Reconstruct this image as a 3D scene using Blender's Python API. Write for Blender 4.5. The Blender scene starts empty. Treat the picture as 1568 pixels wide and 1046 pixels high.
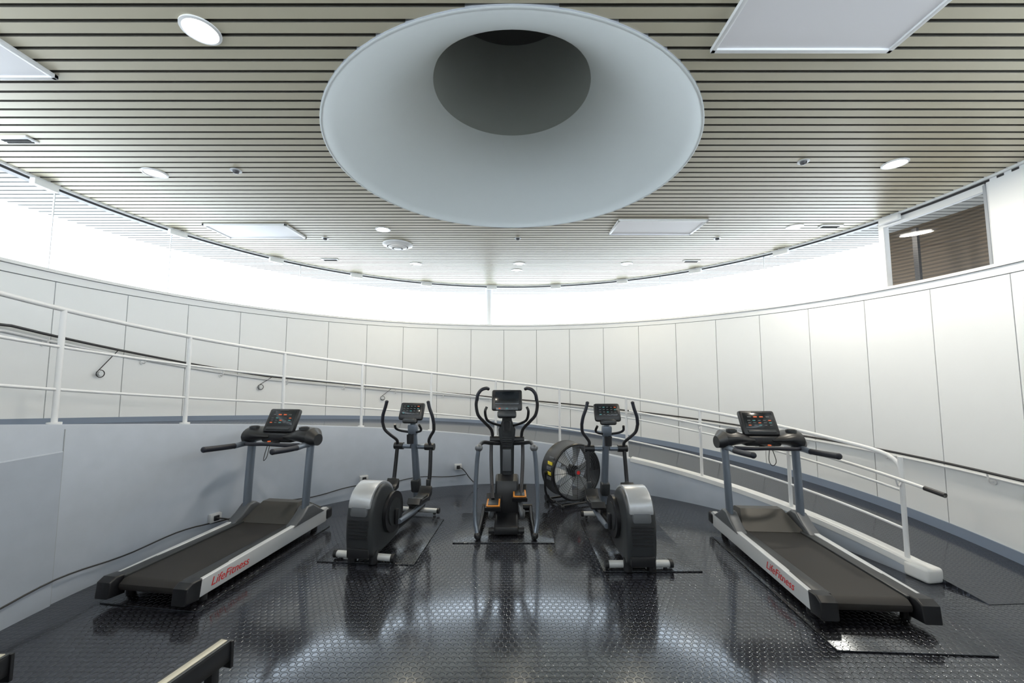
import bpy, bmesh, math
from mathutils import Vector, Matrix, Euler
R_=math.radians
# ---------------------------------------------------------------- materials
def new_mat(name,col,rough=.5,metal=0,spec=.5,emit=None,estr=0,noise=0,coat=0):
    m=bpy.data.materials.new(name); m.use_nodes=True
    nt=m.node_tree; b=nt.nodes['Principled BSDF']
    b.inputs['Base Color'].default_value=(*col,1); b.inputs['Roughness'].default_value=rough
    b.inputs['Metallic'].default_value=metal; b.inputs['Specular IOR Level'].default_value=spec
    b.inputs['Coat Weight'].default_value=coat
    if emit: b.inputs['Emission Color'].default_value=(*emit,1); b.inputs['Emission Strength'].default_value=estr
    if noise:
        n=nt.nodes.new('ShaderNodeTexNoise'); n.inputs['Scale'].default_value=6; n.inputs['Detail'].default_value=4
        g=nt.nodes.new('ShaderNodeNewGeometry'); nt.links.new(g.outputs['Position'],n.inputs['Vector'])
        r=nt.nodes.new('ShaderNodeMapRange'); r.inputs['To Min'].default_value=1-noise; r.inputs['To Max'].default_value=1+noise
        nt.links.new(n.outputs['Fac'],r.inputs['Value'])
        mx=nt.nodes.new('ShaderNodeVectorMath'); mx.operation='SCALE'; mx.inputs[0].default_value=col
        nt.links.new(r.outputs['Result'],mx.inputs['Scale']); nt.links.new(mx.outputs['Vector'],b.inputs['Base Color'])
    return m
def rubber_mat(name,col,rough,spacing=.055,h=.003,spec=1.0):
    m=new_mat(name,col,rough,spec=spec); nt=m.node_tree; b=nt.nodes['Principled BSDF']; L=nt.links.new
    b.inputs['Specular Tint'].default_value=(.82,.9,1,1); b.inputs['IOR'].default_value=1.6
    def M(op,a,c=None,d=None):
        n=nt.nodes.new('ShaderNodeMath'); n.operation=op
        for i,v in enumerate((a,c,d)):
            if v is None: continue
            if isinstance(v,(int,float)): n.inputs[i].default_value=v
            else: L(v,n.inputs[i])
        return n.outputs[0]
    g=nt.nodes.new('ShaderNodeNewGeometry'); s=nt.nodes.new('ShaderNodeSeparateXYZ'); L(g.outputs['Position'],s.inputs[0])
    px=M('DIVIDE',s.outputs[0],spacing); py=M('DIVIDE',s.outputs[1],spacing*1.732)
    def dist(off):
        fx=M('SUBTRACT',M('FRACT',M('ADD',px,off)),.5); fy=M('MULTIPLY',M('SUBTRACT',M('FRACT',M('ADD',py,off)),.5),1.732)
        return M('SQRT',M('ADD',M('MULTIPLY',fx,fx),M('MULTIPLY',fy,fy)))
    d=M('MINIMUM',dist(100.5),dist(100.0))
    r=nt.nodes.new('ShaderNodeMapRange'); r.interpolation_type='SMOOTHSTEP'
    r.inputs['From Min'].default_value=.43; r.inputs['From Max'].default_value=.33; L(d,r.inputs['Value'])
    bp=nt.nodes.new('ShaderNodeBump'); bp.inputs['Strength'].default_value=.6; bp.inputs['Distance'].default_value=h
    L(r.outputs[0],bp.inputs['Height']); L(bp.outputs[0],b.inputs['Normal'])
    n=nt.nodes.new('ShaderNodeTexNoise'); n.inputs['Scale'].default_value=1.6; n.inputs['Detail'].default_value=6
    L(g.outputs['Position'],n.inputs['Vector'])
    q=nt.nodes.new('ShaderNodeMapRange'); q.inputs['To Min'].default_value=rough-.05; q.inputs['To Max'].default_value=rough+.07
    L(n.outputs['Fac'],q.inputs['Value'])
    # studs are worn slightly smoother than the ground between them
    rr=M('MULTIPLY_ADD',r.outputs[0],-.04,q.outputs[0]); rr=M('MAXIMUM',rr,.05); L(rr,b.inputs['Roughness'])
    cm=nt.nodes.new('ShaderNodeMix'); cm.data_type='RGBA'; cm.inputs['A'].default_value=(col[0]*.6,col[1]*.6,col[2]*.6,1); cm.inputs['B'].default_value=(col[0]*1.7,col[1]*1.7,col[2]*1.7,1)
    L(r.outputs[0],cm.inputs['Factor']); L(cm.outputs['Result'],b.inputs['Base Color'])
    return m
WALL=new_mat('panel_white',(.79,.81,.83),.35,noise=.012)
LOW=new_mat('low_wall_paint',(.41,.455,.53),.45,noise=.07)
BASE=new_mat('baseboard_bluegrey',(.22,.27,.36),.5)
SEAM=new_mat('seam_grey',(.34,.36,.39),.8)
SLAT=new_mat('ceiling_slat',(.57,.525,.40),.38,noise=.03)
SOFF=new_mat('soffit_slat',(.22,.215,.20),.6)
GAP=new_mat('ceiling_gap',(.012,.012,.012),.9)
SGAP=new_mat('soffit_gap',(.16,.16,.16),.9)
TRIM=new_mat('trim_white',(.80,.81,.82),.35)
CONE=new_mat('plaster_white',(.77,.82,.83),.5,noise=.01)
CAPD=new_mat('oculus_grey',(.50,.53,.51),.9)
LENS=new_mat('oculus_lens',(.12,.12,.12),.6)
FLOOR=rubber_mat('rubber_coin_floor',(.017,.018,.024),.14)
MAT=rubber_mat('rubber_mat',(.009,.009,.012),.22)
RAIL=new_mat('rail_white',(.80,.81,.83),.3)
DARK=new_mat('dark_metal',(.04,.04,.045),.35,.3)
BLK=new_mat('black_plastic',(.014,.015,.018),.35)
BLKR=new_mat('black_grip',(.012,.014,.024),.5)
CHAR=new_mat('charcoal_plastic',(.035,.039,.043),.35,.1)
GRY=new_mat('grey_plastic',(.13,.14,.155),.35,.3)
BLUEG=new_mat('bluegrey_metal',(.20,.235,.29),.3,.5)
SILV=new_mat('silver_plastic',(.48,.50,.53),.28,.4)
SKIRT=new_mat('treadmill_silver',(.66,.68,.71),.32,.2)
LTG=new_mat('light_grey',(.62,.64,.66),.35,.2)
BELT=new_mat('tread_belt',(.020,.018,.017),.6,noise=.1)
HOOD=new_mat('motor_hood',(.06,.057,.052),.4)
SCR=new_mat('console_screen',(.008,.011,.015),.15)
LEDR=new_mat('led_red',(.3,.05,.02),.5,emit=(1,.2,.05),estr=.4)
LEDG=new_mat('led_teal',(.06,.2,.22),.5,emit=(.2,.8,.7),estr=.10)
KEY=new_mat('key_grey',(.09,.095,.10),.5)
RED=new_mat('red_lettering',(.65,.03,.03),.4)
ORG=new_mat('orange_pedal',(.75,.28,.04),.45)
YEL=new_mat('yellow_label',(.8,.65,.05),.5)
BROWN=new_mat('brown_slats',(.13,.085,.05),.6)
LAMP=new_mat('lamp_emit',(1,1,1),.5,emit=(1,.97,.92),estr=14)
LAMPO=new_mat('unlit_lamp_glow',(.8,.8,.8),.4,emit=(1,.95,.85),estr=1.0)  # face of the unlit fixtures, with a soft glow added
PANEL=new_mat('unlit_diffuser_glow',(.66,.67,.71),.5,emit=(1,1,1),estr=.10)  # diffusers are off; a slight glow is added to lift them
CREAM=new_mat('rail_aluminium',(.62,.58,.47),.35,.3)
nt=BROWN.node_tree; w=nt.nodes.new('ShaderNodeTexWave'); w.bands_direction='Z'; w.inputs['Scale'].default_value=6; w.inputs['Distortion'].default_value=1.6
w.inputs['Detail Scale'].default_value=.4
g=nt.nodes.new('ShaderNodeNewGeometry'); nt.links.new(g.outputs['Position'],w.inputs['Vector'])
cr=nt.nodes.new('ShaderNodeValToRGB'); cr.color_ramp.elements[0].color=(.035,.022,.012,1); cr.color_ramp.elements[1].color=(.10,.067,.037,1)
nt.links.new(w.outputs['Color'],cr.inputs[0]); nt.links.new(cr.outputs[0],nt.nodes['Principled BSDF'].inputs['Base Color'])
GL=bpy.data.materials.new('window_glass'); GL.use_nodes=True; nt=GL.node_tree; nt.nodes.clear()
o=nt.nodes.new('ShaderNodeOutputMaterial'); mx=nt.nodes.new('ShaderNodeMixShader'); t=nt.nodes.new('ShaderNodeBsdfTransparent')
gl=nt.nodes.new('ShaderNodeBsdfGlossy'); gl.inputs['Roughness'].default_value=.02
lw=nt.nodes.new('ShaderNodeLayerWeight'); lw.inputs['Blend'].default_value=.5
pw=nt.nodes.new('ShaderNodeMath'); pw.operation='POWER'; pw.inputs[1].default_value=4; nt.links.new(lw.outputs['Facing'],pw.inputs[0])
ma=nt.nodes.new('ShaderNodeMath'); ma.operation='MULTIPLY_ADD'; ma.inputs[1].default_value=.85; ma.inputs[2].default_value=.06; nt.links.new(pw.outputs[0],ma.inputs[0])
nt.links.new(ma.outputs[0],mx.inputs[0]); nt.links.new(t.outputs[0],mx.inputs[1]); nt.links.new(gl.outputs[0],mx.inputs[2]); nt.links.new(mx.outputs[0],o.inputs[0])
# ---------------------------------------------------------------- builder
def catmull(pts,n=8):
    pts=[Vector(p) for p in pts]
    if len(pts)<3: return pts
    P=[pts[0]*2-pts[1]]+pts+[pts[-1]*2-pts[-2]]; out=[]
    for i in range(1,len(P)-2):
        a,b,c,d=P[i-1],P[i],P[i+1],P[i+2]
        for k in range(n):
            t=k/n
            out.append(.5*((2*b)+(c-a)*t+(2*a-5*b+4*c-d)*t*t+(-a+3*b-3*c+d)*t**3))
    out.append(pts[-1]); return out
class B:
    def __init__(s,name): s.name=name; s.bm=bmesh.new(); s.mats=[]
    def mi(s,m):
        if m not in s.mats: s.mats.append(m)
        return s.mats.index(m)
    def add(s,src,mat,M=None):
        if M is not None: bmesh.ops.transform(src,matrix=M,verts=src.verts)
        i=s.mi(mat)
        for f in src.faces: f.material_index=i; f.smooth=True
        t=bpy.data.meshes.new('t'); src.to_mesh(t); src.free(); s.bm.from_mesh(t); bpy.data.meshes.remove(t)
    def box(s,c,size,mat,rot=(0,0,0),bev=.01,seg=2,taper=None):
        b=bmesh.new(); bmesh.ops.create_cube(b,size=1)
        for v in b.verts:
            if taper and v.co.z>0: v.co.x*=taper[0]; v.co.y*=taper[1]
            v.co=Vector((v.co.x*size[0],v.co.y*size[1],v.co.z*size[2]))
        if bev: bmesh.ops.bevel(b,geom=list(b.edges),offset=min(bev,min(size)*.45),segments=seg,profile=.5,affect='EDGES')
        s.add(b,mat,Matrix.Translation(c)@Euler([R_(a) for a in rot]).to_matrix().to_4x4())
    def cyl(s,p0,p1,r,mat,r2=None,seg=20):
        p0=Vector(p0);p1=Vector(p1);d=p1-p0
        b=bmesh.new(); bmesh.ops.create_cone(b,cap_ends=True,segments=seg,radius1=r,radius2=r if r2 is None else r2,depth=d.length)
        s.add(b,mat,Matrix.Translation((p0+p1)/2)@d.to_track_quat('Z','Y').to_matrix().to_4x4())
    def ell(s,c,size,mat,rot=(0,0,0)):
        b=bmesh.new(); bmesh.ops.create_uvsphere(b,u_segments=20,v_segments=12,radius=1)
        s.add(b,mat,Matrix.Translation(c)@Euler([R_(a) for a in rot]).to_matrix().to_4x4()@Matrix.Diagonal((*size,1)))
    def loft(s,rings,mat,caps=True,closed=True):
        b=bmesh.new(); V=[[b.verts.new(p) for p in r] for r in rings]; n=len(rings[0])
        for i in range(len(V)-1):
            for j in range(n if closed else n-1):
                k=(j+1)%n
                try: b.faces.new((V[i][j],V[i][k],V[i+1][k],V[i+1][j]))
                except: pass
        if caps:
            b.faces.new(V[0][::-1]); b.faces.new(V[-1])
        bmesh.ops.recalc_face_normals(b,faces=b.faces)
        s.add(b,mat)
    def tube(s,pts,r,mat,smooth=True,seg=12,n=8,flat=None,closed=False):
        P=catmull(pts,n) if smooth else [Vector(p) for p in pts]
        m=len(P); rings=[]; up=None
        for i,p in enumerate(P):
            if closed: d=P[(i+1)%m]-P[i-1]
            else: d=(P[min(i+1,m-1)]-P[max(i-1,0)])
            d.normalize()
            if up is None:
                up=Vector((1,0,0)) if abs(d.x)<.8 else Vector((0,0,1))
            a=(up-d*up.dot(d)).normalized(); c=d.cross(a); up=a
            rr=r if not isinstance(r,(list,tuple)) else r[0]+(r[1]-r[0])*i/(m-1)
            fa,fc=(1,1) if flat is None else flat
            rings.append([p+a*rr*fa*math.cos(2*math.pi*k/seg)+c*rr*fc*math.sin(2*math.pi*k/seg) for k in range(seg)])
        if closed: rings.append(rings[0]); s.loft(rings,mat,caps=False)
        else: s.loft(rings,mat)
    def prism(s,outline,x0,x1,mat,bev=.02,seg=3,smooth_outline=0):
        o=[Vector((0,p[0],p[1])) for p in outline]
        if smooth_outline:
            P=[o[-1]]+o+[o[0],o[1]]; out=[]
            for i in range(1,len(P)-2):
                a,b_,c,d=P[i-1],P[i],P[i+1],P[i+2]
                for k in range(smooth_outline):
                    t=k/smooth_outline
                    out.append(.5*((2*b_)+(c-a)*t+(2*a-5*b_+4*c-d)*t*t+(-a+3*b_-3*c+d)*t**3))
            o=out
        b=bmesh.new(); f=b.faces.new([b.verts.new((x0,p.y,p.z)) for p in o])
        r=bmesh.ops.extrude_face_region(b,geom=[f]); vs=[e for e in r['geom'] if isinstance(e,bmesh.types.BMVert)]
        bmesh.ops.translate(b,vec=(x1-x0,0,0),verts=vs); bmesh.ops.recalc_face_normals(b,faces=b.faces)
        if bev:
            ed=[e for e in b.edges if abs(e.verts[0].co.x-e.verts[1].co.x)<1e-6]
            bmesh.ops.bevel(b,geom=ed,offset=bev,segments=seg,profile=.5,affect='EDGES',clamp_overlap=True)
        s.add(b,mat)
    def lathe(s,prof,mat,M=None,seg=48):
        b=bmesh.new(); V=[[b.verts.new((r*math.cos(2*math.pi*k/seg),r*math.sin(2*math.pi*k/seg),z)) for k in range(seg)] for r,z in prof]
        for i in range(len(V)-1):
            for j in range(seg): b.faces.new((V[i][j],V[i][(j+1)%seg],V[i+1][(j+1)%seg],V[i+1][j]))
        s.add(b,mat,M)
    def finish(s,loc=(0,0,0),rz=0,ang=35,scale=1):
        me=bpy.data.meshes.new(s.name); s.bm.to_mesh(me); s.bm.free()
        for m in s.mats: me.materials.append(m)
        me.set_sharp_from_angle(angle=R_(ang))
        ob=bpy.data.objects.new(s.name,me); bpy.context.scene.collection.objects.link(ob)
        ob.location=loc; ob.rotation_euler=(0,0,R_(rz)); ob.scale=(scale,)*3; return ob
def interp(tab,x):
    if x<=tab[0][0]: return tab[0][1]
    for (a,b),(c,d) in zip(tab,tab[1:]):
        if x<=c: return b+(d-b)*(x-a)/(c-a)
    return tab[-1][1]
# ---------------------------------------------------------------- room constants
OC=Vector((0,4.4)); OR=5.2; IC=Vector((0,3.4)); IR=4.0
CZ=4.12; WT=3.13
SKC=3.9; SKR=1.75
def op(th,r=OR,z=0): a=R_(th); return Vector((OC.x+r*math.cos(a),OC.y+r*math.sin(a),z))
def ip(th,r=IR,z=0): a=R_(th); return Vector((IC.x+r*math.cos(a),IC.y+r*math.sin(a),z))
def ray_out(th,r=OR):
    a=R_(th); d=Vector((math.cos(a),math.sin(a))); w=IC-OC
    bq=w.dot(d); cq=w.dot(w)-r*r; t=-bq+math.sqrt(bq*bq-cq); q=IC+d*t; return q
def rz(th): return max(0.0,min(1.62,.07+.0086*(th-11))) if th>2.9 else 0.0
def arc(b,a0,a1,r0,r1,z0,z1,mat,step=1.5):
    n=max(2,int(abs(a1-a0)/step)+1); rings=[]
    for i in range(n+1):
        th=a0+(a1-a0)*i/n
        rings.append([op(th,r0,z0),op(th,r1,z0),op(th,r1,z1),op(th,r0,z1)])
    b.loft(rings,mat,caps=abs(a1-a0)<359)
def glass(b,a0,a1,r,z0,z1):
    n=int(abs(a1-a0)/1.5)+1
    b.loft([[op(a0+(a1-a0)*i/n,r,z0),op(a0+(a1-a0)*i/n,r,z1)] for i in range(n+1)],GL,caps=False,closed=False)
# floor
b=B('floor'); n=96
bm=bmesh.new(); vs=[bm.verts.new(op(360*i/n,OR+.1,0)) for i in range(n)]; bm.faces.new(vs); b.add(bm,FLOOR); b.finish()
# outer wall
b=B('wall_outer')
arc(b,0,360,OR+.02,OR+.12,0,WT,SEAM)
SP=8.7
th=92.2-SP*20
while th<92.2+SP*21.3:
    arc(b,th+.055,th+SP-.055,OR,OR+.03,0,WT-.10,WALL,1.5); th+=SP
arc(b,0,360,OR-.004,OR+.12,WT-.09,WT-.004,WALL)
b.finish()
b=B('trim_sill'); arc(b,0,360,OR-.03,OR+.2,WT,WT+.035,TRIM); b.finish()
b=B('trim_window_head'); arc(b,0,360,OR-.02,OR+.06,CZ-.05,CZ+.02,DARK)
arc(b,0,360,OR-.05,OR-.02,CZ-.025,CZ+.01,TRIM); b.finish()
b=B('window_1'); glass(b,10.8,357,OR+.022,WT+.035,CZ-.05)
for a in (30,52,142,165,180,200):
    arc(b,a-.04,a+.04,OR+.012,OR+.03,WT+.035,CZ-.05,LTG)
b.finish()
b=B('wall_pier'); arc(b,-26,-2.2,OR-.02,OR+.15,WT+.035,CZ-.0,WALL); arc(b,-2.2,-1.9,OR-.03,OR+.15,WT+.035,CZ-.07,SEAM); b.finish()
b=B('window_2'); arc(b,10.4,11.1,OR-.01,OR+.08,WT+.035,CZ-.05,TRIM); arc(b,-1.9,10.4,OR-.01,OR+.05,CZ-.13,CZ-.05,TRIM)
glass(b,-1.9,10.4,OR+.022,WT+.035,CZ-.13)
arc(b,8.0,8.6,OR+.22,OR+.26,WT+.03,CZ-.2,DARK)
b.finish()
b=B('exterior_wall_brown'); arc(b,-8,15.5,OR+.75,OR+.85,2.6,CZ+.0,BROWN); b.finish()
b=B('exterior_column'); p=op(96.1,OR+.2); b.cyl((p.x,p.y,2.4),(p.x,p.y,CZ),.085,TRIM,seg=24); b.finish()
b=B('window_head_brackets')
for i in range(-2,12):
    a=9+17.3*i; p=op(a,OR-.07,CZ-.07); b.box(p,(.06,.24,.07),TRIM,rot=(0,0,a),bev=.006)
b.finish()
# ceiling
def halfc(y,c,r): 
    q=r*r-(y-c)**2; return math.sqrt(q) if q>0 else 0
def slats(name,mat,router,rinner_c,rinner,cy,pitch,gap,z,lip,lipmat=None):
    b=B(name); bm=bmesh.new(); bl=bmesh.new()
    y=cy-router
    while y<cy+router:
        y0=y; y1=y+pitch-gap; sub=3
        for side in (-1,1):
            prev=None
            for k in range(sub+1):
                yy=y0+(y1-y0)*k/sub; xo=halfc(yy,cy,router); xi=halfc(yy,rinner_c,rinner)
                if xi>xo: xi=xo
                cur=((side*xi,yy),(side*xo,yy))
                if prev and (prev[1][0]!=prev[0][0] or cur[1][0]!=cur[0][0]):
                    q=[bm.verts.new((*p,z)) for p in (prev[0],prev[1],cur[1],cur[0])]
                    bm.faces.new(q if side<0 else q[::-1])
                if lip and k in (0,sub) and abs(cur[1][0]-cur[0][0])>.01:
                    bl.faces.new([bl.verts.new(p) for p in ((*cur[0],z),(*cur[1],z),(*cur[1],z+lip),(*cur[0],z+lip))])
                prev=cur
        y+=pitch
    b.add(bm,mat)
    if lip: b.add(bl,lipmat)
    else: bl.free()
    return b
LIP=new_mat('slat_edge_shaded',(.10,.095,.08),.6)  # slat sides coloured darker to paint shade into the gaps
def merge(b,b2,mat):
    i=b.mi(mat)
    for f in b2.bm.faces: f.material_index=i
    t=bpy.data.meshes.new('t'); b2.bm.to_mesh(t); b.bm.from_mesh(t); b2.bm.free(); bpy.data.meshes.remove(t)
b=slats('ceiling',SLAT,OR-.01,SKC,SKR,4.4,.1016,.025,CZ,.03,LIP)
merge(b,slats('x',GAP,OR+.01,SKC,SKR,4.4,.1,0,CZ+.035,0),GAP); b.finish()
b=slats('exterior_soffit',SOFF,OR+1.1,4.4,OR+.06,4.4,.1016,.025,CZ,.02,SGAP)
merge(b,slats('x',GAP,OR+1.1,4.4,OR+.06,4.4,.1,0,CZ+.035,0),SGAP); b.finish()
# skylight
b=B('ceiling_skylight'); pr=[(SKR+.016,CZ-.012),(SKR,CZ-.018),(SKR-.015,CZ-.01)]
for i in range(17):
    s=1-i/16; pr.append((.80+(SKR-.02-.80)*s**1.35,CZ+.0+.80*(1-s)))
b.lathe(pr,CONE,Matrix.Translation((0,SKC,0)),96)
b.lathe([(SKR+.016,CZ-.012),(SKR+.016,CZ+.05)],SEAM,Matrix.Translation((0,SKC,0)),96)
b.lathe([(.80,CZ+.80),(.82,CZ+.81),(.82,CZ+2.0)],CAPD,Matrix.Translation((0,SKC,0)),96)
b.lathe([(.82,CZ+2.0),(.001,CZ+2.0)],LENS,Matrix.Translation((0,SKC,0)),96)
b.finish(ang=60)
# ceiling fixtures
def panel(x0,x1,y0,y1):
    b=B('ceiling_light_panel'); cx,cy=(x0+x1)/2,(y0+y1)/2; w,h=x1-x0,y1-y0; f=.03
    for (c,s) in (((cx,y0+f/2),(w,f)),((cx,y1-f/2),(w,f)),((x0+f/2,cy),(f,h)),((x1-f/2,cy),(f,h))):
        b.box((c[0],c[1],CZ-.015),(s[0],s[1],.03),TRIM,bev=.004)
    b.box((cx,cy,CZ-.010),(w-2*f+.005,h-2*f+.005,.012),PANEL,bev=0); b.finish()
panel(1.47,2.72,5.35,5.92); panel(-4.42,-3.22,5.52,6.1); panel(1.30,2.48,1.86,2.46); panel(-4.45,-3.25,2.1,2.7)
def downlight(x,y,r=.11,lit=True,power=36):
    b=B('recessed_downlight'); M=Matrix.Translation((x,y,CZ))
    b.lathe([(r+.015,.0),(r+.015,-.008),(r,-.012),(r-.012,-.004),(.001,-.006)],TRIM,M,32)
    b.lathe([(r-.012,-.007),(.001,-.0075)],LAMP if lit else LAMPO,M,32); b.finish()
    if power:
        l=bpy.data.lights.new('downlight_or_added_lamp','AREA'); l.shape='DISK'; l.size=r*1.8; l.energy=power; l.color=(1,.92,.78) if lit else (1,.86,.62)
        o=bpy.data.objects.new('downlight_or_added_lamp',l); o.location=(x,y,CZ-.03); bpy.context.scene.collection.objects.link(o)
for x,y in ((-1.93,2.31),(3.89,3.89),(-1.91,5.75),(4.11,5.64)): downlight(x,y,.095)
for x,y,pw_ in ((-3.80,4.08,0),(-1.87,7.62,20),(2.23,7.6,20),(.14,7.6,16),(.1,8.1,0)): downlight(x,y,.10,False,pw_)  # unlit fixtures; the powered ones get an added warm wash for the back wall
b=B('ceiling_air_diffuser'); M=Matrix.Translation((-1.89,6.44,CZ))
b.lathe([(.24,0),(.24,-.02),(.17,-.05),(.165,-.02)],TRIM,M,40); b.lathe([(.15,-.02),(.15,-.055),(.09,-.075),(.085,-.03)],TRIM,M,40); b.lathe([(.165,-.015),(.001,-.015)],DARK,M,40)
b.lathe([(.06,-.03),(.06,-.08),(.001,-.085)],LTG,M,30); b.finish()
for x,y in ((-2.9,4.03),(2.93,3.85),(-2.95,6.14),(.09,6.14),(3.24,6.14)):
    b=B('ceiling_sprinkler'); M=Matrix.Translation((x,y,CZ))
    b.lathe([(.055,0),(.055,-.006),(.03,-.008)],LTG,M,24); b.lathe([(.032,-.008),(.025,-.03),(.001,-.035)],DARK,M,20); b.finish()
for x,y in ((-4.5,3.46),(4.6,5.6),(-3.4,7.3),(3.4,7.4)):
    b=B('ceiling_slot_vent'); b.box((x,y,CZ-.008),(.3,.11,.016),TRIM,bev=.003); b.box((x,y,CZ-.018),(.24,.03,.008),GAP,bev=0); b.box((x,y+.035,CZ-.018),(.24,.012,.008),GAP,bev=0); b.finish()
# ---------------------------------------------------------------- ramp with its low retaining wall
b=B('ramp'); rings=[]
A0,A1=2.9,212
N=150
for i in range(N+1):
    th=A0+(A1-A0)*i/N; q=ray_out(th,OR-.005); p=ip(th,IR+.131); z=rz(th)
    rings.append([Vector((p.x,p.y,z+.004)),Vector((q.x,q.y,z+.004)),Vector((q.x,q.y,0)),Vector((p.x,p.y,0))])
b.loft(rings,FLOOR)
rings=[]
W0=9.3
for i in range(N+1):
    th=W0+(A1-W0)*i/N; z=rz(th)+.035
    rings.append([ip(th,IR,0),ip(th,IR+.13,0),ip(th,IR+.13,z),ip(th,IR+.125,z+.008),ip(th,IR+.005,z+.008),ip(th,IR,z)])
b.loft(rings,LOW)
for th in (177,150,):
    b.loft([[ip(th+d,IR-.003,.0),ip(th+d,IR+.01,.0),ip(th+d,IR+.01,rz(th)),ip(th+d,IR-.003,rz(th))] for d in (-.05,.05)],SEAM)
rings=[]
for i in range(20):
    th=177.2+(A1-177.2)*i/19; rings.append([ip(th,IR-.02,0),ip(th,IR,0),ip(th,IR,1.3),ip(th,IR-.012,1.31),ip(th,IR-.02,1.3)])
b.loft(rings,LOW)
p=ip(9.2,IR+.065,.07)
b.box(p,(.19,.22,.14),TRIM,rot=(0,0,8),bev=.03,seg=3)
b.finish()
b=B('trim_ramp_curb'); rings=[]
for i in range(60):
    th=10+(60-10)*i/59; z=rz(th)+.045
    rings.append([ip(th,IR-.015,z-.03),ip(th,IR+.145,z-.03),ip(th,IR+.145,z+.03),ip(th,IR-.015,z+.03)])
b.loft(rings,TRIM); b.finish()
b=B('baseboard_outer'); rings=[]
for i in range(N+1):
    th=A0-60+(A1-A0+60)*i/N; q0=ray_out(th,OR); q1=ray_out(th,OR-.015); z=rz(th)+.004; h=interp([(0,.12),(60,.10),(100,.07),(200,.07)],th)
    rings.append([Vector((q1.x,q1.y,z)),Vector((q0.x,q0.y,z)),Vector((q0.x,q0.y,z+h)),Vector((q1.x,q1.y,z+h))])
b.loft(rings,BASE); b.finish()
# inner railing
b=B('ramp_railing')
RR=IR+.065
posts=[11+16.65*k for k in range(13)]
for th in posts:
    if th>A1: continue
    z=rz(th)+.04; b.cyl(ip(th,RR,z),ip(th,RR,z+1.03),.022,RAIL,seg=14); b.cyl(ip(th,RR,z),ip(th,RR,z+.02),.05,RAIL,seg=16)
def railpath(a0,a1,h,r=RR,step=2.5):
    n=int(abs(a1-a0)/step)+1; return [ip(a0+(a1-a0)*i/n,r,rz(a0+(a1-a0)*i/n)+h) for i in range(n+1)]
top=railpath(A1-3,15,1.07); top+= [ip(12.6,RR,rz(12.6)+1.055),ip(11.3,RR,rz(11)+.99),ip(11,RR,rz(11)+.9)]
b.tube(top,.022,RAIL,smooth=True,n=2)
b.tube(railpath(A1-3,11,.73),.014,RAIL,smooth=False); b.tube(railpath(A1-3,11,.35),.014,RAIL,smooth=False)
hr=railpath(60,5,.86,RR-.08)
b.tube(hr,.017,RAIL,smooth=False); b.cyl(hr[-2],hr[-1],.022,DARK)
for th in posts[:4]: b.tube([ip(th,RR,rz(th)+.83),ip(th,RR-.05,rz(th)+.78),ip(th,RR-.08,rz(th)+.85)],.008,RAIL)
b.finish()
# wall handrail
HT=[(-40,.90),(-3,.92),(28,1.0),(60,1.17),(90,1.38),(120,1.65),(149,1.95),(184,2.48),(225,2.5)]
b=B('wall_handrail')
pts=[op(a,OR-.07,interp(HT,a)) for a in range(-38,222,3)]
b.tube(pts,.015,DARK,smooth=False); pts=[op(a,OR-.02,interp(HT,a)-.055) for a in range(-38,222,3)]
b.tube(pts,.014,RAIL,smooth=False)
for a in range(-36,220,12):
    z=interp(HT,a); b.tube([op(a,OR,z-.1),op(a,OR-.05,z-.1),op(a,OR-.07,z-.015)],.008,RAIL); b.cyl(op(a,OR,z-.1),op(a,OR-.01,z-.1),.03,RAIL)
b.finish()
for a,z in ((173.5,1.99),(149,1.75),(123,1.45)):
    b=B('wall_cable_loop')
    c=op(a,OR-.03,z); n=14; tn=Vector((-math.sin(R_(a)),math.cos(R_(a)),0))
    b.tube([op(a-2,OR-.03,interp(HT,a)-.03)]+[c+tn*.045*math.sin(k*6.28/n+.6)+Vector((0,0,.045*math.cos(k*6.28/n+.6))) for k in range(n)],.005,DARK)
    b.cyl(op(a,OR+.005,z),op(a,OR-.045,z),.028,LTG); b.finish()
for a,z in ((156,.24),(127,.30),(104,.33)):
    b=B('wall_power_outlet'); p=ip(a,IR-.03,z); b.box(p,(.06,.13,.10),LTG,rot=(0,0,a),bev=.008); b.box(ip(a,IR-.065,z),(.02,.06,.06),BLK,rot=(0,0,a),bev=.006)
    b.tube([ip(a,IR-.07,z),ip(a-1.2,IR-.13,z-.03),ip(a-3,IR-.13,.14),ip(a-5,IR-.2,.02)],.008,BLK); b.finish()
b=B('wall_cable'); b.tube([ip(a,IR-.032,.19+.02*math.sin(a*.4)) for a in range(195,100,-3)],.007,BLK,smooth=True,n=2); b.finish()
# mats
MZ=.012
for nm,x,y,w,h,r in (('rubber_mat',-1.5,5.0,1.05,1.3,-4),('rubber_mat',1.42,4.85,1.0,1.35,0),('rubber_mat',2.94,4.0,1.1,2.0,-3),('rubber_mat',-2.98,4.5,.95,1.9,-8),('rubber_mat',-.1,5.35,1.2,1.0,0)):
    b=B(nm); b.box((0,0,MZ/2),(w,h,MZ-.0005),MAT,bev=.004); b.finish((x,y,0.0),r)
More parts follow.
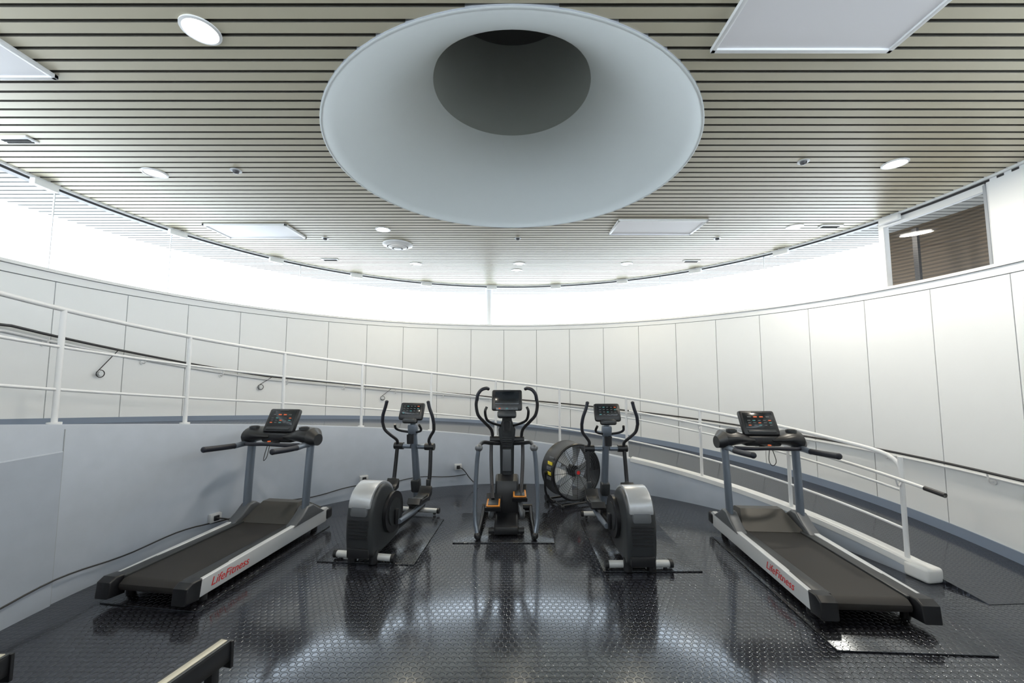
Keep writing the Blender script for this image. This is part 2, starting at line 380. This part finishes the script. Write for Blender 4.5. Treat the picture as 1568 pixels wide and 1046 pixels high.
# ---------------------------------------------------------------- treadmill
def treadmill(loc,rot,textside):
    b=B('treadmill')
    ol=[(.10,.205),(.06,.20),(.025,.17),(.02,.145),(.03,.12),(.07,.10),(1.5,.10),(1.6,.205)]
    b.prism(ol,-.28,.28,BELT,bev=0)
    b.box((0,1.75,.13),(.6,.4,.12),BLK)
    for s in (-1,1):
        b.box((s*.345,.85,.205),(.12,1.55,.03),CHAR,bev=.008)
        b.prism([(.08,.07),(1.88,.07),(1.95,.11),(1.97,.20),(1.9,.245),(1.5,.235),(.08,.215)],s*.41-.03,s*.41+.03,SKIRT,bev=.008)
        b.prism([(-.04,.07),(.10,.055),(.12,.22),(.02,.23),(-.03,.2)],s*.375-.07,s*.375+.07,BLK,bev=.015)
        b.box((s*.39,1.95,.15),(.12,.14,.14),BLK,bev=.03,seg=3)
        for yy in (.2,1.75): b.cyl((s*.37,yy,0.0),(s*.37,yy,.09),.035,BLK)
        b.prism([(1.25,.21),(1.40,.30),(1.50,.38),(1.60,.38),(1.72,.30),(1.85,.22)],s*.39-.065,s*.39+.065,GRY,bev=.02)
        b.tube([(s*.395,1.52,.28),(s*.40,1.54,.7),(s*.405,1.57,1.13)],.047,BLUEG,flat=(.75,1.2),seg=20)
        b.tube([(s*.40,1.58,1.10),(s*.405,1.45,1.115),(s*.41,1.30,1.11)],.034,BLUEG)
        b.tube([(s*.41,1.32,1.11),(s*.42,1.15,1.12),(s*.42,.9,1.14)],.032,BLKR)
        b.ell((s*.42,.9,1.14),(.033,.02,.033),BLKR)
        b.loft([[Vector((s*x,1.58+ry*math.sin(t),z0+rz_*math.cos(t))) for t in [2*math.pi*k/20 for k in range(20)]] for x,ry,z0,rz_ in ((.10,.12,1.20,.035),(.2,.16,1.21,.06),(.32,.19,1.22,.09),(.43,.17,1.20,.105),(.495,.09,1.16,.07))],BLK)
        b.cyl((s*.34,1.52,1.29),(s*.34,1.52,1.32),.058,CHAR)
        b.cyl((s*.34,1.52,1.30),(s*.34,1.52,1.323),.044,GAP)
    b.loft([[Vector(p) for p in r] for r in (
        [(-.34,1.36,.205),(.34,1.36,.205),(.34,1.36,.21),(-.34,1.36,.21)],
        [(-.33,1.42,.19),(.33,1.42,.19),(.31,1.42,.25),(-.31,1.42,.25)],
        [(-.32,1.60,.19),(.32,1.60,.19),(.24,1.60,.385),(-.24,1.60,.385)],
        [(-.32,1.72,.19),(.32,1.72,.19),(.25,1.72,.38),(-.25,1.72,.38)],
        [(-.33,1.98,.12),(.33,1.98,.12),(.30,1.98,.22),(-.30,1.98,.22)])],HOOD)
    b.tube([(-.36,1.42,1.12),(-.22,1.33,1.13),(0,1.31,1.14),(.22,1.33,1.13),(.36,1.42,1.12)],.022,BLKR)
    b.box((0,1.60,1.19),(.42,.26,.12),BLK,bev=.03,seg=3)
    b.box((0,1.40,1.14),(.12,.16,.04),BLK,bev=.015); b.cyl((0,1.36,1.16),(0,1.36,1.17),.018,LEDR)
    Mx=(-28+0,0,0)
    def D(x,u,w,h,t,m,bev=.004,off=0):
        a=R_(28); c=Vector((0,1.58,1.385)); up=Vector((0,math.sin(a),math.cos(a))); nn=Vector((0,-math.cos(a),math.sin(a)))
        b.box(c+up*u+nn*off+Vector((x,0,0)),(w,t,h),m,rot=Mx,bev=bev)
    D(0,0,.42,.31,.07,BLK,.03); D(0,.02,.35,.20,.02,SCR,.01,.03); D(0,-.115,.32,.035,.02,CHAR,.01,.035)
    D(0,.125,.12,.010,.01,KEY,0,.037)
    for i in range(4): D(-.105+.07*i,.065,.04,.014,.006,LEDR if i in(1,2) else KEY,0,.041)
    for j in range(3):
        for i in range(5): D(-.12+.06*i,.02-.03*j,.03,.010,.006,(KEY,LEDG,KEY,KEY,LEDR)[(i+2*j)%5],0,.041)
    b.cyl((0,1.56,1.12),(0,1.60,1.3),.05,BLK)
    b.tube([(0.02,1.35,1.13),(.03,1.3,1.0),(-.01,1.3,.95),(-.03,1.33,1.0),(-.01,1.35,1.12)],.004,BLK)
    ob=b.finish(loc,rot)
    cu=bpy.data.curves.new('side_lettering','FONT'); cu.body='LifeFitness'; cu.size=.10; cu.extrude=.001; cu.shear=.3; cu.materials.append(RED)
    tx=bpy.data.objects.new('side_lettering',cu); bpy.context.scene.collection.objects.link(tx); tx.parent=ob
    if textside>0: tx.matrix_local=Matrix(((0,0,1,.442),(1,0,0,.20),(0,1,0,.115),(0,0,0,1)))
    else: tx.matrix_local=Matrix(((0,0,-1,-.442),(-1,0,0,.72),(0,1,0,.115),(0,0,0,1)))
    return ob
treadmill((2.85,3.26,MZ),-3.6,-1)
treadmill((-3.12,3.53,MZ),-8.2,1)
# ---------------------------------------------------------------- elliptical (rear drive)
def elliptical(loc,rot,ph):
    b=B('elliptical_trainer')
    b.cyl((-.31,0,.05),(.31,0,.05),.035,LTG); 
    b.cyl((-.28,1.45,.05),(.28,1.45,.05),.032,LTG)
    for s in (-1,1):
        b.cyl((s*.31,0,.05),(s*.345,0,.05),.042,BLK); b.cyl((s*.28,1.45,.05),(s*.31,1.45,.05),.038,BLK)
        b.cyl((s*.12,-.03,.0),(s*.12,-.03,.12),.045,BLK); b.cyl((s*.27,0,.0),(s*.27,0,.03),.02,BLK); b.cyl((s*.24,1.45,.0),(s*.24,1.45,.03),.02,BLK)
    b.box((0,.75,.095),(.12,1.45,.07),BLK,bev=.015)
    ol=[(-.10,.08),(-.14,.25),(-.14,.45),(-.11,.60),(-.03,.725),(.10,.775),(.25,.745),(.38,.64),(.47,.49),(.52,.32),(.52,.12),(.3,.07),(.05,.06)]
    b.prism(ol,-.15,.15,CHAR,bev=.045,seg=4,smooth_outline=3)
    cap=[(-.135,.58),(-.115,.67),(-.04,.75),(.10,.80),(.25,.765),(.36,.70),(.40,.62),(.30,.68),(.12,.71),(0,.67),(-.06,.60)]
    b.prism(cap,-.12,.12,SILV,bev=.04,seg=4,smooth_outline=3)
    b.prism([(-.149,.50),(-.132,.60),(-.075,.70),(0,.74),(.1,.77),(.1,.7),(-.05,.55)],-.095,.095,GRY,bev=.02,smooth_outline=2)
    for k in range(6): b.box((0,-.142,.46-.035*k),(.23-.006*k,.026,.012),BLK,bev=.003)
    b.box((0,-.13,.13),(.24,.04,.10),BLK,bev=.012)
    for s in (-1,1):
        b.cyl((s*.14,.30,.42),(s*.19,.30,.42),.22,BLK,seg=36); b.cyl((s*.18,.30,.42),(s*.197,.30,.42),.15,CHAR,seg=30)
        dz=.11*s*ph
        b.box((s*.215,.30+.0,.42+dz/2),(.035,.05,.06+abs(dz)),BLK,bev=.01)
        cz=.42+dz
        pz=.36+dz*.35
        b.tube([(s*.245,.30,cz),(s*.245,.7,(cz+pz)/2-.03),(s*.245,1.12,pz-.02)],.028,BLUEG)
        b.prism([(.70,pz+.05),(.74,pz+.11),(.82,pz+.075),(1.0,pz+.06),(1.08,pz+.10),(1.12,pz+.16),(1.14,pz+.13),(1.12,pz+.04),(1.0,pz+.01),(.74,pz+.02)],s*.235-.085,s*.235+.085,BLK,bev=.008)
        b.box((s*.235,.92,pz+.073),(.13,.24,.01),CHAR,bev=.003)
        b.tube([(s*.245,1.13,pz),(s*.255,1.20,.6),(s*.245,1.25,.97)],.026,BLK)
        b.cyl((s*.22,1.13,pz),(s*.28,1.13,pz),.035,BLK)
        b.box((s*.25,1.17,.50),(.055,.06,.12),CHAR,bev=.015)
        b.cyl((s*.16,1.26,.97),(s*.29,1.26,.97),.048,BLK); b.cyl((s*.05,1.26,.97),(s*.17,1.26,.97),.034,BLUEG)
        b.tube([(s*.245,1.25,.98),(s*.235,1.20,1.06),(s*.29,1.12,1.14),(s*.35,1.07,1.22),(s*.365,1.03,1.32)],.021,DARK)
        b.tube([(s*.365,1.03,1.32),(s*.35,1.01,1.42),(s*.315,1.0,1.52),(s*.295,1.0,1.60)],.022,BLKR)
        b.ell((s*.295,1.0,1.60),(.024,.024,.02),BLKR)
        b.tube([(s*.04,1.2,1.17),(s*.14,1.12,1.20),(s*.18,1.05,1.24),(s*.17,1.0,1.30)],.016,BLK)
    b.box((0,1.40,.14),(.16,.26,.14),BLK,bev=.03,seg=3)
    b.tube([(0,1.42,.14),(0,1.36,.5),(0,1.27,.95),(0,1.20,1.32)],[.058,.045],BLUEG,flat=(.9,1.2),seg=18)
    b.box((0,1.345,.42),(.12,.12,.18),CHAR,rot=(12,0,0),bev=.025)
    b.box((0,1.20,1.21),(.13,.10,.16),BLUEG,bev=.03,rot=(10,0,0))
    b.lathe([(.045,0),(.05,.12),(.045,.12),(.04,.01),(.001,.01)],BLK,Matrix.Translation((0,1.12,1.03)),20)
    a=R_(25); c=Vector((0,1.15,1.44)); up=Vector((0,math.sin(a),math.cos(a))); nn=Vector((0,-math.cos(a),math.sin(a)))
    def D(x,u,w,h,t,m,bev=.004,off=0): b.box(c+up*u+nn*off+Vector((x,0,0)),(w,t,h),m,rot=(-25,0,0),bev=bev)
    D(0,.02,.35,.25,.07,BLK,.034); D(0,-.10,.22,.10,.06,BLK,.028); D(0,.03,.27,.14,.02,SCR,.01,.03); D(0,-.10,.15,.05,.02,CHAR,.006,.025)
    for j in range(4):
        for i in range(5): D(-.10+.05*i,.08-.033*j,.026,.010,.006,(KEY,LEDG,KEY,KEY,LEDR if j==0 else KEY)[(i+2*j)%5],0,.041)
    b.finish(loc,rot)
elliptical((1.29,4.22,MZ),1,1)
elliptical((-1.57,4.40,MZ),-9.6,-1)
# ---------------------------------------------------------------- centre adaptive trainer
def arc_trainer(loc,rot):
    b=B('cross_trainer')
    b.box((0,.55,.07),(.30,1.0,.10),BLK,bev=.03)
    b.cyl((-.36,1.0,.045),(.36,1.0,.045),.045,BLK); b.cyl((-.22,.12,.05),(.22,.12,.05),.035,BLK)
    b.prism([(.55,.1),(.52,.35),(.60,.52),(.75,.58),(.92,.5),(1.0,.3),(1.0,.1)],-.16,.16,BLK,bev=.03)
    b.loft([[Vector((x*w,y+d*t,z)) for x,t in ((-1,-.6),(-.6,-1),(.6,-1),(1,-.6),(1,.6),(.6,1),(-.6,1),(-1,.6))] for z,y,w,d in ((.12,.85,.12,.12),(.6,.82,.095,.09),(1.0,.78,.10,.085),(1.2,.74,.12,.08),(1.32,.72,.07,.05),(1.5,.68,.05,.04))],CHAR)
    for k in range(7): b.box((0,.685+.0*k,1.12-.03*k),(.13,.02,.012),BLK,bev=.002)
    b.box((0,.70,.78),(.12,.03,.30),GRY,bev=.01)
    for s in (-1,1):
        b.tube([(s*.345,-.02,.05),(s*.38,.06,.22),(s*.385,.12,.5),(s*.37,.14,.85),(s*.35,.12,1.03)],.03,BLUEG,flat=(.9,1.3))
        b.tube([(s*.345,-.02,.05),(s*.34,.1,.03),(s*.33,.5,.055),(s*.34,1.0,.05)],.026,BLK)
        b.ell((s*.345,-.02,.047),(.04,.05,.045),BLK)
        b.ell((s*.345,.13,1.05),(.05,.06,.045),GRY)
        b.tube([(s*.35,.14,1.06),(s*.31,.35,1.08),(s*.22,.60,1.03),(s*.1,.74,1.0)],.026,BLK)
        b.cyl((s*.1,.76,1.05),(s*.24,.76,1.05),.05,BLK)
        b.tube([(s*.22,.76,1.05),(s*.22,.70,.8),(s*.20,.55,.5),(s*.18,.42,.34)],.024,DARK)
        pz=.26 if s<0 else .34; py=.18 if s<0 else .30
        b.prism([(py,pz),(py-.02,pz+.05),(py+.03,pz+.045),(py+.30,pz+.05),(py+.36,pz+.12),(py+.38,pz+.1),(py+.36,pz)],s*.17-.10,s*.17+.10,BLK,bev=.01)
        b.box((s*.17,py+.17,pz+.055),(.17,.30,.012),ORG,bev=.004); b.box((s*.17,py+.17,pz+.064),(.13,.25,.012),CHAR,bev=.004)
        b.box((s*.17,py+.4,pz-.02),(.05,.5,.05),BLK,bev=.01)
        b.tube([(s*.17,py+.1,pz-.01),(s*.2,.3,.16),(s*.22,.6,.12)],.03,GRY)
        b.tube([(s*.2,.76,1.06),(s*.22,.68,1.2),(s*.31,.56,1.32),(s*.385,.48,1.42),(s*.41,.44,1.55),(s*.40,.42,1.64)],.022,DARK)
        b.tube([(s*.40,.42,1.62),(s*.385,.41,1.70),(s*.34,.42,1.76),(s*.28,.46,1.78),(s*.25,.5,1.77)],.023,BLKR)
        b.tube([(s*.08,.70,1.25),(s*.2,.60,1.30),(s*.27,.5,1.36),(s*.29,.44,1.47),(s*.27,.46,1.53)],.018,BLK)
    a=R_(22); c=Vector((0,.62,1.58)); up=Vector((0,math.sin(a),math.cos(a))); nn=Vector((0,-math.cos(a),math.sin(a)))
    def D(x,u,w,h,t,m,bev=.004,off=0): b.box(c+up*u+nn*off+Vector((x,0,0)),(w,t,h),m,rot=(-22,0,0),bev=bev)
    D(0,.03,.42,.30,.06,BLK,.028); D(0,.05,.33,.19,.02,SCR,.008,.025); D(0,-.10,.30,.04,.02,GRY,.01,.03)
    D(0,-.17,.26,.10,.10,CHAR,.03)
    for i in range(5): D(-.10+.05*i,-.10,.025,.015,.006,(LEDR,KEY,LEDG,KEY,KEY)[i],0,.042)
    D(0,.165,.10,.012,.008,KEY,0,.03)
    b.lathe([(.045,0),(.05,.12),(.044,.12),(.04,.01),(.001,.01)],BLK,Matrix.Translation((.0,.58,1.2)),20)
    b.finish(loc,rot)
arc_trainer((-.07,4.95,MZ),0)
# ---------------------------------------------------------------- drum fan
b=B('drum_fan')
Rf=.45; ax=Matrix.Translation((0,0,.53))@Matrix.Rotation(R_(90),4,'X')
b.lathe([(Rf,-.2),(Rf+.012,-.18),(Rf,-.15),(Rf,.15),(Rf+.012,.18),(Rf,.2),(Rf-.02,.2),(Rf-.02,-.2),(Rf,-.2)],BLK,ax,64)
for rr in [.06+.032*k for k in range(12)]:
    pts=[ax@Vector((rr*math.cos(t),rr*math.sin(t),.21-.02*(rr/.45)**2)) for t in [2*math.pi*k/36 for k in range(36)]]
    b.tube(pts,.0025,GRY,smooth=False,seg=5,closed=True)
for k in range(12):
    t=2*math.pi*k/12; b.cyl(ax@Vector((.05*math.cos(t),.05*math.sin(t),.20)),ax@Vector((Rf*math.cos(t),Rf*math.sin(t),.19)),.004,DARK,seg=6)
for k in range(8):
    t=2*math.pi*k/8; b.cyl(ax@Vector((.05*math.cos(t),.05*math.sin(t),-.19)),ax@Vector((Rf*math.cos(t),Rf*math.sin(t),-.19)),.005,DARK,seg=6)
b.cyl(ax@Vector((0,0,-.19)),ax@Vector((0,0,.1)),.09,BLK); b.cyl(ax@Vector((0,0,.19)),ax@Vector((0,0,.22)),.055,GRY); b.cyl(ax@Vector((0,0,.2)),ax@Vector((0,0,.225)),.03,RED)
for k in range(6):
    t0=2*math.pi*k/6; rings=[]
    for i in range(6):
        r=.08+(.40-.08)*i/5; tw=R_(40-22*i/5); w=.07+.05*i/5; t=t0+.25*i/5
        rad=Vector((math.cos(t),math.sin(t),0)); tan=Vector((-math.sin(t),math.cos(t),0)); dz=Vector((0,0,1))
        d=tan*math.cos(tw)+dz*math.sin(tw); nn=rad.cross(d)*.004; c=rad*r
        rings.append([ax@(c-d*w+nn),ax@(c+d*w+nn),ax@(c+d*w-nn),ax@(c-d*w-nn)])
    b.loft(rings,LTG)
for k in range(5):
    t=R_(150+10*k); p=ax@Vector(((Rf+.004)*math.cos(t),(Rf+.004)*math.sin(t),.05)); b.box(p,(.012,.14,.05),YEL if k%2 else GRY,rot=(0,0,0),bev=.001)
for s in (-1,1):
    b.tube([(s*.30,-.22,.04),(s*.30,.25,.04)],.018,BLK,smooth=False); b.tube([(s*.49,0,.53),(s*.49,.0,.25),(s*.40,0,.06),(s*.3,0,.045)],.018,BLK)
    b.cyl((s*.44,0,.53),(s*.52,0,.53),.03,BLK); b.cyl((s*.33,.2,.06),(s*.37,.2,.06),.06,BLK); b.ell((s*.30,-.22,.03),(.03,.03,.03),BLK)
b.tube([(-.30,-.2,.04),(.30,-.2,.04)],.016,BLK,smooth=False); b.tube([(-.30,.22,.04),(.30,.22,.04)],.016,BLK,smooth=False)
b.finish((.92,6.35,0),24,scale=.93)
# ---------------------------------------------------------------- rowing machines (foreground, left)
def rower(loc,rot):
    b=B('rowing_machine')
    b.box((0,-1.0,.36),(.09,2.0,.11),BLK,bev=.012); b.box((0,-1.0,.42),(.045,1.98,.012),CREAM,bev=.003)
    b.box((-.03,-1.0,.413),(.02,2.0,.02),CHAR,bev=.004);b.box((.03,-1.0,.413),(.02,2.0,.02),CHAR,bev=.004)
    b.box((0,-.0,.345),(.105,.02,.15),BLK,bev=.004)
    b.box((0,-.08,.18),(.06,.05,.34),BLK,bev=.01); b.cyl((-.25,-.08,.03),(.25,-.08,.03),.03,BLK)
    b.box((0,-1.1,.48),(.34,.28,.06),BLKR,bev=.025,seg=3); b.box((0,-1.1,.44),(.12,.2,.05),DARK)
    b.cyl((-.07,-2.0,.36),(.07,-2.0,.36),.25,BLK,seg=40); b.cyl((-.09,-2.0,.36),(.09,-2.0,.36),.12,CHAR,seg=30)
    b.box((0,-2.05,.03),(.5,.08,.06),BLK); b.box((0,-2.05,.15),(.06,.06,.2),BLK); b.tube([(0,-2.05,.5),(0,-2.0,.8),(0,-1.9,.95)],.02,BLK); b.box((0,-1.88,1.0),(.22,.04,.16),BLK,rot=(20,0,0),bev=.02)
    b.finish(loc,rot)
rower((-1.70,2.50,0),-14)
rower((-2.87,2.38,0),2)
# ---------------------------------------------------------------- world, camera
wd=bpy.data.worlds.new('World'); bpy.context.scene.world=wd; wd.use_nodes=True
bg=wd.node_tree.nodes['Background']; bg.inputs[0].default_value=(.82,.92,1,1); bg.inputs[1].default_value=6.2
bpy.context.scene.view_settings.view_transform='Standard'
cam=bpy.data.cameras.new('camera'); cam.lens=14.0; cam.sensor_width=36; cam.clip_start=.05
co=bpy.data.objects.new('camera',cam); bpy.context.scene.collection.objects.link(co); co.location=(0,0,2.0); co.rotation_euler=(R_(94.5),0,0)
bpy.context.scene.camera=co
